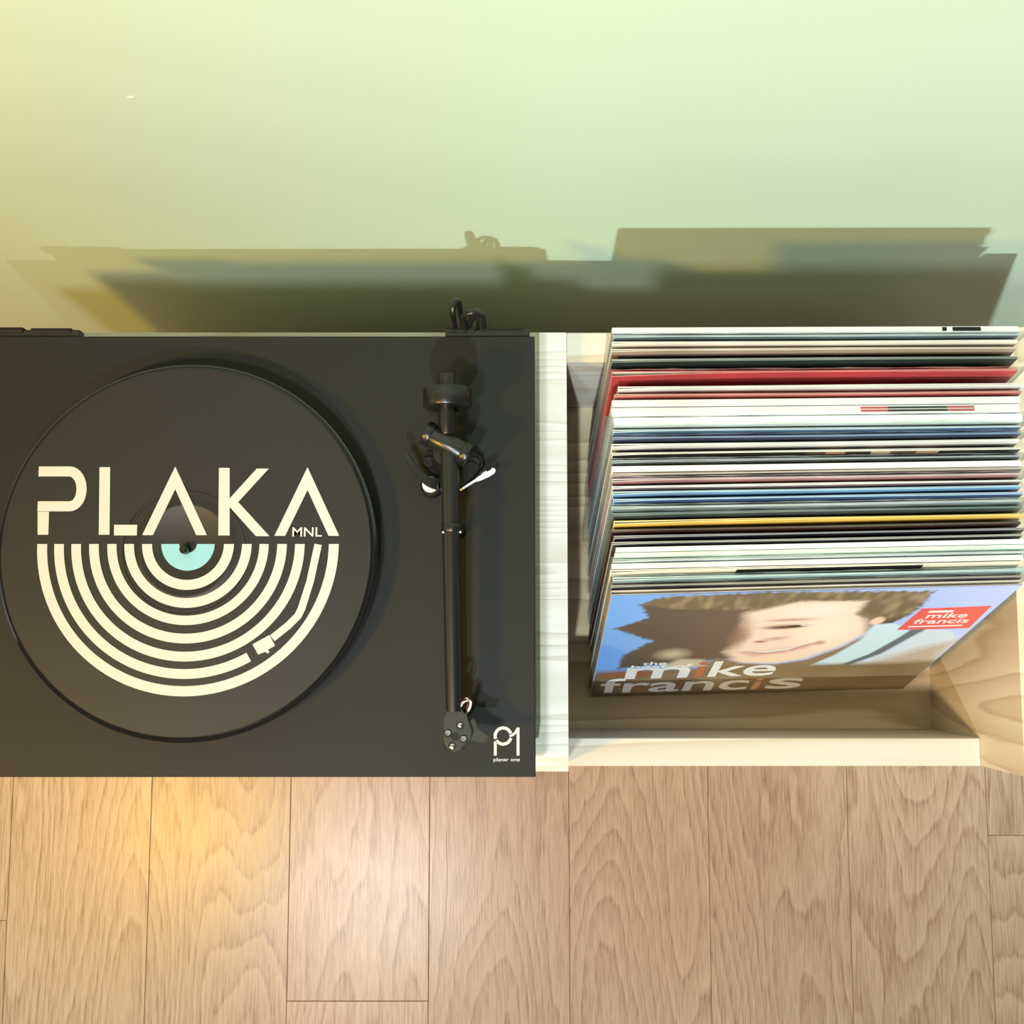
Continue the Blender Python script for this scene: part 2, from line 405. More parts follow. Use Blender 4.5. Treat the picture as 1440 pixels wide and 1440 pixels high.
# ------------------------------------------------------------------ turntable
PZ = 756.0                                   # plinth top
tt = thing('turntable', 'charcoal turntable with black tonearm, standing on the pale pine cabinet top', 'turntable', (-204.6, 79, TOP))
pl = mk('plinth', box(-428, 18.9, -101, 259, PZ - 16, PZ, bevel=0.9), [M_plinth], tt, smooth=False)
for x, y in ((-395, -60), (-10, -60), (-204, 225)):
    mk('foot', lathe([(17, 0), (19, 2), (17, 20), (13, PZ - 16.1 - TOP)], (x, y, TOP + 0.08), n=32), M_rubber, tt, smooth=True)

# hinges on the back edge
def hinge(xa, xb):
    b = box(xa, xb, 259.1, 265.5, PZ - 15, PZ - 3, bevel=1.0)
    h = mk('lid_hinge', b, M_black, tt)
    m_ = (xa + xb) / 2
    mk('hinge_slot', box(m_ - 4, m_ + 30, 263.0, 266.6, PZ - 12, PZ - 2.2, bevel=0.6), M_blackm, h)
    mk('hinge_tab', box(xa + 3, m_ - 10, 263.0, 267.2, PZ - 13, PZ - 1.4, bevel=0.9), M_blackm, h)
hinge(at(626, 468, PZ).x, at(745, 468, PZ).x)
hinge(at(-14, 468, PZ).x, at(110, 468, PZ).x)

# platter and spindle
CX, CY = -258.8, 78.6
MZ = PZ + 25.0                                # top of slipmat
PR = 151.5
prof = [(100, PZ + 3), (PR - 3, PZ + 3), (PR - 0.6, PZ + 4.5), (PR, PZ + 7), (PR, PZ + 19.5), (PR - 0.5, PZ + 21.6), (PR - 2.2, PZ + 22.6), (PR - 4.0, PZ + 22.4)]
mk('platter', lathe([(r, z - PZ) for r, z in prof], (CX, CY, PZ), n=128), M_gloss, tt, smooth=True)
mk('platter_hub', lathe([(45, -0.5), (45, 3.2)], (CX, CY, PZ), n=48), M_blackm, tt, smooth=True)
mk('spindle', lathe([(3.6, 22), (3.6, 31), (3.2, 33), (1.6, 34.2)], (CX, CY, PZ), n=24), M_black, tt, smooth=True)

# model emblem and lettering printed on the plinth
def P2(px, py, h=PZ):
    v = at(px, py, h); return (v.x, v.y)
b = bmesh.new()
ecx, ecy = P2(707.5, 1035)
sca = at(708, 1035, PZ).x - at(707, 1035, PZ).x
R_ = 11.2 * sca
arc(ecx, ecy, R_ - 1.25, R_ + 1.25, math.radians(18), math.radians(200), PZ, PZ + 0.15, b, 30)
arc(ecx, ecy, R_ - 1.25, R_ + 1.25, math.radians(212), math.radians(345), PZ, PZ + 0.15, b, 24)
strokes([P2(696.5, 1043), P2(696.5, 1062.5)], 2.3, PZ, PZ + 0.15, b)
strokes([P2(728.5, 1023), P2(728.5, 1062.5)], 2.3, PZ, PZ + 0.15, b)
strokes([P2(727.5, 1025), P2(725, 1030), P2(721, 1033.5), P2(716.5, 1035)], 2.0, PZ, PZ + 0.2, b)
mk('emblem_print', b, M_print, pl)
b = text_bm('planar one', at(731, 1070, PZ).x - at(694, 1070, PZ).x, 3.6, bold=0.012)
o_ = at(694, 1072, PZ)
for v in b.verts: v.co = v.co + Vector((o_.x, o_.y, PZ))
mk('model_name_print', b, M_print, pl)

# --- tonearm: base plate, bearing, tube, counterweight, headshell
AZ = PZ + 40.0                                # height of arm axis at the bearing
HZ = PZ + 27.0                                # at the headshell
ab = mk('arm_base', prism([P2(588, 652, PZ + 8), P2(601, 636, PZ + 8), P2(628, 628, PZ + 8), P2(662, 632, PZ + 8), P2(678, 642, PZ + 8), P2(680, 656, PZ + 8), P2(664, 672, PZ + 8), P2(650, 690, PZ + 8), P2(618, 690, PZ + 8), P2(600, 668, PZ + 8)][::-1], PZ + 0.02, PZ + 8, bevel=1.2), M_blackm, tt)
for px, py in ((603, 650), (667, 651)):
    p = at(px, py, PZ + 9)
    sc_ = mk('base_screw', lathe([(4.6, 0), (4.6, 2.6), (4.0, 3.2), (2.4, 3.2), (2.2, 1.4)], (p.x, p.y, PZ + 8), n=24), M_black, ab, smooth=True)
p = at(630, 640, PZ + 20)
mk('bearing_post', lathe([(15, 8), (14, 14), (11, 26), (11, 36)], (p.x, p.y, PZ), n=32), M_black, tt, smooth=True)
# horizontal bearing housing, set askew to the tube
pa, pb = at(601, 610, AZ), at(656, 639, AZ)
dv = (pb - pa).normalized()
bh = mk('bearing_housing', cyl(pa + dv * 4, pb - dv * 4, 9.0, 40, 0.6), M_arm, tt, smooth=True)
mk('bearing_cap', cyl(pa - dv * 2.5, pa + dv * 4.2, 10.2, 40, 0.9), M_black, bh, smooth=True)
mk('bearing_cap', cyl(pb - dv * 4.2, pb + dv * 2.5, 10.2, 40, 0.9), M_black, bh, smooth=True)
# tube
t0 = at(632.0, 622, AZ); t1 = at(635.5, 742, AZ - 3.2); t2 = at(638.5, 1000, HZ + 5)
arm = mk('tonearm_tube', cyl(t0, t2, 7.3, 32, 0, r1=6.4), M_arm, tt, smooth=True)
ad = (t2 - t0).normalized()
mk('arm_clip_collar', cyl(t1 - ad * 3.2, t1 + ad * 3.4, 8.4, 32, 0.6), M_black, arm, smooth=True)
for sgn in (-1, 1):
    q = t1 + ad * 3.6 + Vector((sgn * 6.6, 0, 3.5))
    mk('collar_pin', lathe([(1.0, 0), (1.1, .8), (.6, 1.5)], q, (0, -0.3, 1), n=12), M_steel, arm, smooth=True)
# arm rest post beneath the collar
mk('arm_rest', lathe([(5, 0), (4, 4), (3.5, AZ - PZ - 12)], (t1.x + 5, t1.y, PZ), n=24), M_black, tt, smooth=True)
# rear stub and counterweight
r0 = at(628.5, 612, AZ + 1); r1 = at(628, 526, AZ + 1)
mk('rear_stub', cyl(r0, r1, 6.6, 32, 1.0), M_black, tt, smooth=True)
w0 = at(629, 574, AZ + 1); w1 = at(629, 546, AZ + 1); wd = (w1 - w0)
L = wd.length
mk('counterweight', lathe([(6.7, 2.0), (14.5, 0.6), (17.6, 0), (18.6, 0.5), (19.2, 1.6), (19.2, L - 2.0), (18.4, L - .6), (17.0, L), (6.7, L)], w0, wd, n=64), M_black, tt, smooth=True)
# headshell
def h2(px, py): return P2(px, py, HZ + 8)
hs_out = [(627, 995), (633, 991), (643, 991), (650, 997), (653, 1008), (659, 1016), (664, 1022), (666, 1030), (661, 1040), (656, 1048), (649, 1055), (639, 1059), (629, 1054), (624, 1046), (622.5, 1035), (624, 1022), (625, 1008)]
hs = mk('headshell', prism([h2(*q) for q in hs_out][::-1], HZ - 1, HZ + 8, bevel=2.0), M_shell, tt)
fl_pts = [at(655, 1019, HZ + 4), at(664, 1030, HZ + 4.5), at(673, 1035, HZ + 5), at(684, 1040, HZ + 6), at(693, 1045, HZ + 9)]
b = bmesh.new(); P = smooth_path(fl_pts, 4); rings = []
for i, p in enumerate(P):
    t = (P[min(i + 1, len(P) - 1)] - P[max(i - 1, 0)]).normalized(); s_ = Vector((-t.y, t.x, 0)).normalized()
    u = i / (len(P) - 1); wdt = 5.6 * (1 - u) ** 1.6 + 2.6; th = 1.4
    rings.append([b.verts.new(p + s_ * wdt + Vector((0, 0, -th))), b.verts.new(p - s_ * wdt + Vector((0, 0, -th))), b.verts.new(p - s_ * wdt + Vector((0, 0, th))), b.verts.new(p + s_ * wdt + Vector((0, 0, th)))])
for a, c in zip(rings, rings[1:]):
    for k in range(4): b.faces.new((a[k], a[(k + 1) % 4], c[(k + 1) % 4], c[k]))
b.faces.new(rings[0][::-1]); b.faces.new(rings[-1])
mk('finger_lift', b, M_shell, hs)
for px, py, kind in ((630, 1031, 1), (652, 1039, 1), (647, 1020, 0), (636, 1049, 2), (640, 1036, 3)):
    p = at(px, py, HZ + 8)
    base = (p.x, p.y, HZ + 7.9)
    mk('screw_recess', lathe([(3.3, 0), (3.3, 0.16)], base, n=20), M_blackm, hs, smooth=True)
    if kind == 1: mk('cartridge_nut', lathe([(2.5, 0), (2.5, 1.2), (2.0, 1.6), (1.3, 1.6), (1.2, 0.7)], base, n=6), M_steel, hs)
    elif kind == 0: mk('cartridge_screw', lathe([(1.8, 0), (1.8, 0.5), (1.3, 0.8)], (p.x, p.y, HZ + 7.9), n=20), M_steel, hs, smooth=True)
    elif kind == 2: mk('cartridge_screw', lathe([(2.0, 0), (2.0, 0.4), (1.5, 0.6)], (p.x, p.y - .4, HZ + 7.9), n=20), M_steel, hs, smooth=True)
# cartridge body below the headshell
cp = at(640, 1030, PZ + 12)
mk('cartridge', box(cp.x - 8, cp.x + 8, cp.y - 12, cp.y + 12, PZ + 8, HZ - 1.2, bevel=1), M_blackm, hs)
# signal leads looping out beside the headshell
for k, (dx, m_) in enumerate(((0, M_whitew), (-2.2, M_redw), (-3.6, M_blackm), (1.0, M_whitew))):
    pts = [at(647, 1000, HZ + 2), at(649 + dx, 990, HZ + 7 + k), at(655 + dx, 982 + k * 1.2, HZ + 10 + k), at(661 + dx * 1.3, 986, HZ + 8), at(660 + dx * 1.4, 995, HZ + 4), at(655 + dx, 1004, HZ + 1), at(653 + dx * .3, 1012, HZ - 2)]
    mk('signal_lead', tube(pts, 0.55, 8), m_, hs, smooth=True)
# cueing lever and its cream cam
p = at(605, 681, PZ + 10)
cu = mk('cue_cam', lathe([(6.6, 0), (6.6, 9.5), (6.2, 10.3), (2, 10.6)], (p.x, p.y, PZ), n=40), M_white, tt, smooth=True)
mk('cue_cam_collar', lathe([(8.8, 0), (8.8, 6.5), (7.6, 8.0)], (p.x + .6, p.y - 1.6, PZ), n=40), M_blackm, cu, smooth=True)
lv = [(616, 681), (611, 679.5), (603, 677), (594, 670), (584, 659), (576, 648), (569.5, 637)]
P = smooth_path([at(x, y, PZ + 15 + i * 1.2) for i, (x, y) in enumerate(lv)], 6)
b = bmesh.new(); rings = []
for i, p in enumerate(P):
    t = (P[min(i + 1, len(P) - 1)] - P[max(i - 1, 0)]).normalized(); s_ = Vector((-t.y, t.x, 0)).normalized()
    u = i / (len(P) - 1); wd_ = 4.7 - 2.0 * min(1, max(0, u - .2) * 2.2)
    rings.append([b.verts.new(p + s_ * wd_ + Vector((0, 0, -1.4))), b.verts.new(p - s_ * wd_ + Vector((0, 0, -1.4))), b.verts.new(p - s_ * (wd_ - .5) + Vector((0, 0, 1.2))), b.verts.new(p + s_ * (wd_ - .5) + Vector((0, 0, 1.2)))])
for a, c in zip(rings, rings[1:]):
    for k in range(4): b.faces.new((a[k], a[(k + 1) % 4], c[(k + 1) % 4], c[k]))
b.faces.new(rings[0][::-1]); b.faces.new(rings[-1])
mk('cue_lever', b, M_arm, tt)
# notched anti-skate slide, white
BZ = PZ + 16
sl = [(646.5, 688), (650, 685.5), (668, 674), (672, 670.5), (677, 667.5), (677.5, 664.5), (679, 666.8), (680.2, 662.5), (682, 665.2), (683, 661.5), (685, 663.5), (690, 660.8), (692, 658), (695.5, 658.5), (697, 662), (695, 665.5), (688, 670), (676, 675.5), (668, 677.5), (652, 687.5), (649, 690), (646.5, 689.5)]
mk('bias_slide', prism([P2(x, y, BZ) for x, y in sl][::-1], BZ - 2.5, BZ), M_white, tt)
mk('bias_housing', prism([P2(x, y, PZ + 12) for x, y in [(645, 655), (662, 648), (676, 656), (668, 668), (652, 684), (645, 686)]][::-1], PZ + 0.05, PZ + 13, bevel=1.0), M_blackm, tt)
# stylus-side lead dressed along the back: two stiff loops of cable
bz = PZ - 18
q = lambda px, py, h: at(px, py, h)
mk('signal_cable', tube([(q(640, 470, PZ).x, 262, bz), (q(639, 468, PZ).x, 268, PZ + 0), (q(638, 450, PZ).x, 273, PZ + 16), (q(640, 440, PZ).x, 281, PZ + 20), (q(645, 440, PZ).x, 285, PZ + 12), (q(648, 455, PZ).x, 276, PZ - 6), (q(649, 470, PZ).x, 268, bz - 25), (q(650, 470, PZ).x, 268, TOP + 6)], 2.6, 12), M_black, tt, smooth=True)
mk('signal_cable', tube([(q(652, 470, PZ).x, 262, bz), (q(655, 465, PZ).x, 266, PZ - 2), (q(652, 452, PZ).x, 272, PZ + 8), (q(664, 446, PZ).x, 275, PZ + 14), (q(678, 450, PZ).x, 274, PZ + 8), (q(681, 462, PZ).x, 269, PZ - 6), (q(680, 468, PZ).x, 268, bz - 20), (q(680, 468, PZ).x, 268, TOP + 6)], 2.6, 12), M_black, tt, smooth=True)
mk('signal_cable', tube([(q(657, 470, PZ).x, 263, bz), (q(659, 465, PZ).x, 268, PZ - 2), (q(666, 455, PZ).x, 273, PZ + 9), (q(670, 448, PZ).x, 277, PZ + 11), (q(672, 452, PZ).x, 279, PZ - 4), (q(670, 460, PZ).x, 276, bz - 20), (q(668, 468, PZ).x, 268, TOP + 6)], 2.6, 12), M_black, tt, smooth=True)

# ------------------------------------------------------------------ slipmat with the printed logo
sm = thing('slipmat', 'black record slipmat printed with white concentric arcs and large lettering, on the platter', 'slipmat', (CX, CY, PZ + 22.7))
MR = 147.2
sp = [(4.2, 22.7), (MR - .3, 22.7), (MR, 23.2), (MR, 24.4), (MR - .8, 24.95), (50.4, 25.0), (49.6, 24.4), (47.8, 24.4), (47.0, 25.0), (38.2, 25.0), (37.6, 25.3), (35.6, 25.3), (35.0, 25.0), (4.2, 25.0)]
mk('mat_disc', lathe(sp, (CX, CY, PZ), n=128, cap=False), M_mat, sm, smooth=True)
LZ = MZ + 0.33
def Q(px, py): return P2(px, py, LZ)
k1 = at(265, 765, LZ).x - at(264, 765, LZ).x
lx, ly = Q(264.5, 765)
b = bmesh.new(); zz0, zz1 = LZ - 0.02, LZ + 0.14
for ro, ri in ((212, 198), (164, 150.5), (139, 125.5), (113.5, 100.5), (89.5, 76), (64.5, 50.5)):
    arc(lx, ly, ri * k1, ro * k1, math.pi, 2 * math.pi, zz0, zz1, b, 64)
arc(lx, ly, 174.5 * k1, 188 * k1, math.pi, math.radians(299.5), zz0, zz1, b, 52)
mk('arc_print', b, M_print, sm)
b = bmesh.new()                              # stylised pick-up arm in the logo
strokes([Q(447.5, 765.5), Q(436, 818), Q(424, 856), Q(419, 866), Q(405, 880), Q(383, 897.5)], 10.5 * k1, zz0, zz1, b)
prism([Q(*p) for p in [(355, 906), (379, 893), (387, 908), (377, 913.5), (379, 917.5), (375.5, 919), (373.5, 916.5), (363, 920.5)]][::-1], zz0, zz1, b)
mk('arm_print', b, M_print, sm)
b = bmesh.new()
arc(lx, ly, 7.0, 37.5 * k1, math.pi, 2 * math.pi, zz0, zz1, b, 48)
mk('half_disc_print', b, M_blue, sm)
b = bmesh.new()
bowl = [(54.5, 663)] + [(98, 663)] + [(98 + 16.8 * math.sin(math.radians(a)), 687.5 - 24.5 * math.cos(math.radians(a))) for a in range(12, 180, 12)] + [(98, 712), (53, 712)]
strokes([Q(*p) for p in bowl], 14.3 * k1, zz0, zz1, b)
prism([Q(*p) for p in [(53, 719.6), (69, 719.6), (68, 752), (53, 752)]][::-1], zz0, zz1, b)
prism([Q(*p) for p in [(140, 657), (155, 657), (154, 752), (139, 752)]][::-1], zz0, zz1, b)
prism([Q(*p) for p in [(160.5, 738), (193, 738), (192.5, 753), (160.5, 753)]][::-1], zz0, zz1, b)
for sx, by_ in ((0, 0), (186, 1)):
    prism([Q(x + sx, y + by_) for x, y in [(246.5, 656), (246.5, 688), (215, 752.5), (200, 752.5)]][::-1], zz0, zz1, b)
    prism([Q(x + sx, y + by_) for x, y in [(246.5, 656), (291, 752.5), (276, 752.5), (246.5, 688)]][::-1], zz0, zz1, b)
prism([Q(*p) for p in [(308, 658), (323, 658), (323, 753), (307, 753)]][::-1], zz0, zz1, b)
prism([Q(*p) for p in [(361, 659), (378, 659), (335, 706), (323, 706), (323, 701)]][::-1], zz0, zz1, b)
prism([Q(*p) for p in [(335, 706), (379, 754), (360, 754), (323, 713), (323, 706)]][::-1], zz0, zz1, b)
mk('lettering_print', b, M_print, sm)
b = text_bm('MNL', (452.5 - 411) * k1, 13.0 * k1, 0.14, bold=0.01); o_ = Q(411, 754.5)
for v in b.verts: v.co = v.co + Vector((o_[0], o_[1], LZ))
mk('lettering_print', b, M_print, sm)

# ------------------------------------------------------------------ records
SL = 315.0
def board(x0, x1, z0, z1, yfun, t, nx=14, nz=3):
    """slightly bowed card; yfun(x, z) gives the outer face, t the signed thickness; rim faces use slot 1"""
    b = bmesh.new(); A = []; B = []
    for j in range(nz + 1):
        z = z0 + (z1 - z0) * j / nz
        ra = []; rb = []
        for i in range(nx + 1):
            x = x0 + (x1 - x0) * i / nx; y = yfun(x, z)
            ra.append(b.verts.new((x, y, z))); rb.append(b.verts.new((x, y + t, z)))
        A.append(ra); B.append(rb)
    def f(vs, mi):
        fc = b.faces.new(vs); fc.material_index = mi
    for j in range(nz):
        for i in range(nx):
            f((A[j][i], A[j][i + 1], A[j + 1][i + 1], A[j + 1][i]), 0); f((B[j][i], B[j + 1][i], B[j + 1][i + 1], B[j][i + 1]), 2)
        f((A[j][0], A[j + 1][0], B[j + 1][0], B[j][0]), 1); f((A[j][nx], B[j][nx], B[j + 1][nx], A[j + 1][nx]), 1)
    for i in range(nx):
        f((A[0][i], B[0][i], B[0][i + 1], A[0][i + 1]), 1); f((A[nz][i], A[nz][i + 1], B[nz][i + 1], B[nz][i]), 1)
    return b

cmat = {}
def cover_mat(c, rough=0.4):
    if not isinstance(c, tuple): return c
    if (c, rough) not in cmat: cmat[(c, rough)] = plain('sleeve_print', c, rough, spec=0.4, vary=0.12)
    return cmat[(c, rough)]

def record(label, x, ybot, yaw, lean, th, face, edge, back=None, plastic=False, paper=True, gap=0.35, flap=2.6, group='records standing in the pine bin', up=0.0, dx=0.0):
    """one sleeve standing on the bin base, leaning back; local frame: x along the width, -y to the front, z up the sleeve"""
    t = thing('record_sleeve', label, 'record', (x, ybot, BASE + 0.05 + up), group, (-lean, 0, yaw))
    fm = cover_mat(face); bm_ = cover_mat(back if back is not None else face); em = cover_mat(edge) if edge is not None else M_card
    sd = random.random() * 20; solid = gap < 0
    if not solid: th = max(2.7, th * 0.78); gap = min(.72, gap + .2) if gap else 0.0
    else: gap = 0.0; paper = False
    def yf(xx, zz):
        u = max(0.0, 1 - xx / 130.0)
        close = 1 - gap * (1 - u * u) * (0.4 + 0.6 * zz / SL)
        return -max(th * close, 2.0) + (0 if solid else 0.16 * math.sin(xx * .021 + sd) * zz / SL)
    def yb(xx, zz): return 0.15 * math.sin(xx * .017 + sd * 2) * zz / SL - 0.15
    fc = mk('front_cover', board(0, SL, 0.1, SL, yf, 0.75), [fm, em, M_card], t, local=True)
    bc = mk('back_cover', board(0, SL, 0.1, SL - 0.6, yb, -0.75), [bm_, em, M_card], t, local=True)
    mk('spine', box(-0.7, 0.05, -th - .1, 0.05, 0.1, SL - .2, bevel=0.25, seg=1), em, t, local=True)
    if solid:
        fl_ = mk('top_flap', box(-0.6, SL + .4, -th - .05, 0.1, SL - .5, SL + .5, bevel=0.45), cover_mat(edge), t, local=True)
    if paper:
        zt = SL - random.uniform(22, 45)
        def yp(xx, zz): return (yb(xx, zz) + yf(xx, zz)) / 2 - .05
        mk('inner_sleeve', board(4, SL - 2, 1, zt, yp, 0.1, 8, 2), [M_paper, M_paper, M_paper], t, local=True)
    if plastic:
        e = 0.7
        def wv(xx, k): return 0.35 * math.sin(xx * .09 + sd + k) + 0.2 * math.sin(xx * .23 + k * 2)
        b = bmesh.new(); nx = 26; top = SL + 3.0; F = []; Bk = []
        for j in range(4):
            z = [0.2, 150, 300, top][j]; ra = []; rb = []
            for i in range(nx + 1):
                xx = -flap + (SL + flap + 3.9) * i / nx
                k = 1.0 if j == 3 else 0.25
                ra.append(b.verts.new((xx, yf(min(max(xx, 0), SL), z) - e + k * wv(xx, 0), z + (wv(xx, 3) * 2.0 if j == 3 else 0))))
                rb.append(b.verts.new((xx, e * .55 + .4 * k * wv(xx, 1), z + (wv(xx, 5) * 2.0 if j == 3 else 0))))
            F.append(ra); Bk.append(rb)
        for j in range(3):
            for i in range(nx):
                b.faces.new((F[j][i], F[j][i + 1], F[j + 1][i + 1], F[j + 1][i])); b.faces.new((Bk[j][i], Bk[j + 1][i], Bk[j + 1][i + 1], Bk[j][i + 1]))
            b.faces.new((F[j][0], F[j + 1][0], Bk[j + 1][0], Bk[j][0])); b.faces.new((F[j][nx], Bk[j][nx], Bk[j + 1][nx], F[j + 1][nx]))
        mk('plastic_sleeve', b, M_film, t, local=True, smooth=True)
    return t, fc

WHT = (0.68, 0.70, 0.69); BLK = (0.018, 0.019, 0.018); NAV = (0.020, 0.030, 0.085); DKG = (0.022, 0.034, 0.030)
RED = (0.62, 0.030, 0.045)
cream_black = banded('cream_black_print', [(0, (0.80, 0.74, 0.58)), (96, BLK), (240, (0.80, 0.74, 0.58))])
brown_pic = banded('brown_picture_print', [(0, (0.03, 0.028, 0.022)), (150, (0.10, 0.07, 0.04)), (165, (0.35, 0.24, 0.14)), (180, (0.05, 0.04, 0.03)), (200, (0.45, 0.34, 0.20)), (215, (0.12, 0.08, 0.05)), (235, (0.40, 0.28, 0.17)), (252, (0.03, 0.03, 0.025))])
# (top edge in photo px at the spine, thickness, face, edge, back, plastic, fold gap, label)
REC = [
 (461, 4.4, WHT, WHT, BLK, False, -1, 'white record sleeve with black marks on its top, against the back of the bin'),
 (471, 3.0, (0.10, 0.16, 0.18), (0.55, 0.62, 0.62), None, True, .3, 'dark blue-green record sleeve in shiny film, second from the back board'),
 (480, 3.4, (0.74, 0.70, 0.62), (0.82, 0.80, 0.74), None, False, .55, 'cream record sleeve with an open fold, behind the tan sleeve'),
 (490, 4.0, (0.36, 0.28, 0.22), (0.62, 0.55, 0.47), None, False, .4, 'tan and brown record sleeve just behind a black-green one'),
 (504, 4.8, DKG, (0.16, 0.20, 0.19), None, False, .15, 'black-green record sleeve directly behind the bright red one'),
 (522, 6.0, RED, (0.80, 0.22, 0.20), None, True, .35, 'thick bright red record sleeve in glossy clear film'),
 (543, 4.0, (0.70, 0.70, 0.68), (0.84, 0.82, 0.78), None, False, .55, 'off-white record sleeve with an open dark fold, in front of the bright red one'),
 (554, 2.8, (0.42, 0.10, 0.10), (0.60, 0.28, 0.26), None, False, .4, 'dull brick-red record sleeve behind the thick white ones'),
 (563, 5.0, WHT, WHT, None, False, -1, 'thick white record sleeve without print, in front of the brick-red one'),
 (574, 5.6, (0.84, 0.85, 0.86), WHT, None, False, -1, 'white record sleeve with a red and black striped strip on its top'),
 (588, 6.2, (0.74, 0.81, 0.76), (0.80, 0.87, 0.82), None, True, -1, 'thick pale mint record sleeve in crumpled film poking out over its spine'),
 (604, 3.6, (0.08, 0.16, 0.26), (0.50, 0.62, 0.70), None, False, .5, 'slate blue record sleeve in front of the thick mint one'),
 (614, 3.8, NAV, (0.25, 0.33, 0.52), None, True, .5, 'navy blue record sleeve in rumpled film'),
 (624, 4.2, (0.70, 0.72, 0.72), (0.84, 0.86, 0.84), None, False, .6, 'grey-white record sleeve with an open dark fold, in front of the navy one'),
 (636, 3.4, brown_pic, (0.75, 0.74, 0.72), None, False, .5, 'dark record sleeve with brown picture patches along its top'),
 (647, 3.4, (0.05, 0.06, 0.06), (0.45, 0.48, 0.52), None, True, .4, 'charcoal record sleeve in crinkled film behind a plain white one'),
 (656, 3.8, (0.82, 0.81, 0.78), (0.85, 0.84, 0.82), None, False, -1, 'plain white record sleeve between two dark sleeves'),
 (665, 3.0, (0.05, 0.045, 0.04), (0.55, 0.48, 0.44), None, False, .5, 'dark brown record sleeve behind the pink one'),
 (673, 3.8, (0.58, 0.26, 0.25), (0.76, 0.58, 0.58), None, True, .4, 'dusty pink record sleeve'),
 (683, 3.0, (0.20, 0.16, 0.18), (0.86, 0.88, 0.90), None, False, .6, 'black-lined record sleeve with white edges, in front of the pink one'),
 (691, 4.0, (0.16, 0.34, 0.56), (0.46, 0.62, 0.80), None, False, .5, 'sky blue record sleeve'),
 (701, 3.6, (0.05, 0.10, 0.22), (0.42, 0.58, 0.80), None, False, .5, 'deep blue record sleeve with a pale blue edge, in front of the sky blue one'),
 (712, 3.2, (0.40, 0.46, 0.46), (0.66, 0.72, 0.72), None, True, .5, 'silvery grey record sleeve in wrinkled film, behind a dark green one'),
 (721, 3.8, (0.030, 0.055, 0.050), (0.20, 0.27, 0.26), None, True, .3, 'dark bottle-green record sleeve directly behind the yellow one'),
 (732, 4.4, (0.78, 0.52, 0.11), (0.86, 0.66, 0.24), None, False, .3, 'mustard yellow record sleeve'),
 (744, 3.8, (0.035, 0.014, 0.010), (0.10, 0.08, 0.07), None, False, .5, 'brown-black record sleeve directly in front of the yellow one'),
 (753, 3.4, (0.012, 0.012, 0.02), (0.30, 0.30, 0.35), None, False, .5, 'black record sleeve with a thin pale edge, in front of the brown-black one'),
 (762, 3.2, (0.035, 0.04, 0.05), (0.42, 0.42, 0.42), None, False, .4, 'black record sleeve with a grey edge, behind the bluish white one'),
 (770, 3.4, (0.78, 0.83, 0.85), (0.80, 0.85, 0.86), None, False, -1, 'bluish white record sleeve behind the pale green one'),
 (778, 3.2, (0.60, 0.78, 0.60), (0.66, 0.82, 0.66), None, False, -1, 'pale green record sleeve'),
 (786, 3.6, (0.76, 0.80, 0.80), WHT, None, True, .5, 'milky white record sleeve in film, in front of the pale green one'),
 (793, 3.2, (0.80, 0.83, 0.85), WHT, None, False, -1, 'chalk white record sleeve behind the cream and black one'),
 (801, 4.2, cream_black, (0.84, 0.80, 0.68), None, False, .5, 'cream record sleeve with a wide black block along its top'),
 (812, 3.3, (0.50, 0.63, 0.64), (0.68, 0.78, 0.78), None, True, .2, 'pale aqua record sleeve in film, third behind the portrait cover'),
 (822, 2.8, BLK, (0.45, 0.40, 0.34), None, True, .4, 'black record sleeve in tattered film right behind the portrait cover'),
]
ZT = 811.0
N_ = len(REC)
recs = []
for i, (py, th, face, edge, back, pla, gap, label) in enumerate(REC):
    u = (py - 461) / (838.0 - 461)
    lean = 0.155 + (0.2845 - 0.155) * u
    yaw = 0.004 + 0.021 * u
    ztop = BASE + SL * math.cos(lean)
    p = at(866, py, ztop)
    # back top edge at p; base lies a lean behind
    ybot = p.y - SL * math.sin(lean)
    xb = 79.0 + random.uniform(-1.2, 1.6) + (3 if i in (6, 28, 29) else 0)
    recs.append(record(label, xb, ybot, yaw, lean, th, face, edge, back, pla, gap=gap, flap={10: 9.0, 5: 4.0}.get(i, 2.6)))

# print on single sleeves
t, fc = recs[0]
for xa, xb_ in ((256, 259.5), (264, 286)):
    mk('black_mark', box(xa, xb_, -4.0, -0.7, 315.4, 315.62), M_blackm, fc, local=True)
t, fc = recs[9]
for k, (xa, xb_) in enumerate(((192, 213), (213, 259), (259, 280))):
    for ya, yb_ in ((-5.4, -3.6), (-2.9, -1.2)):
        mk('printed_strip', box(xa, xb_, ya, yb_, 315.4, 315.62), cover_mat((0.40, 0.09, 0.10) if k != 1 else (0.03, 0.045, 0.04)), fc, local=True)

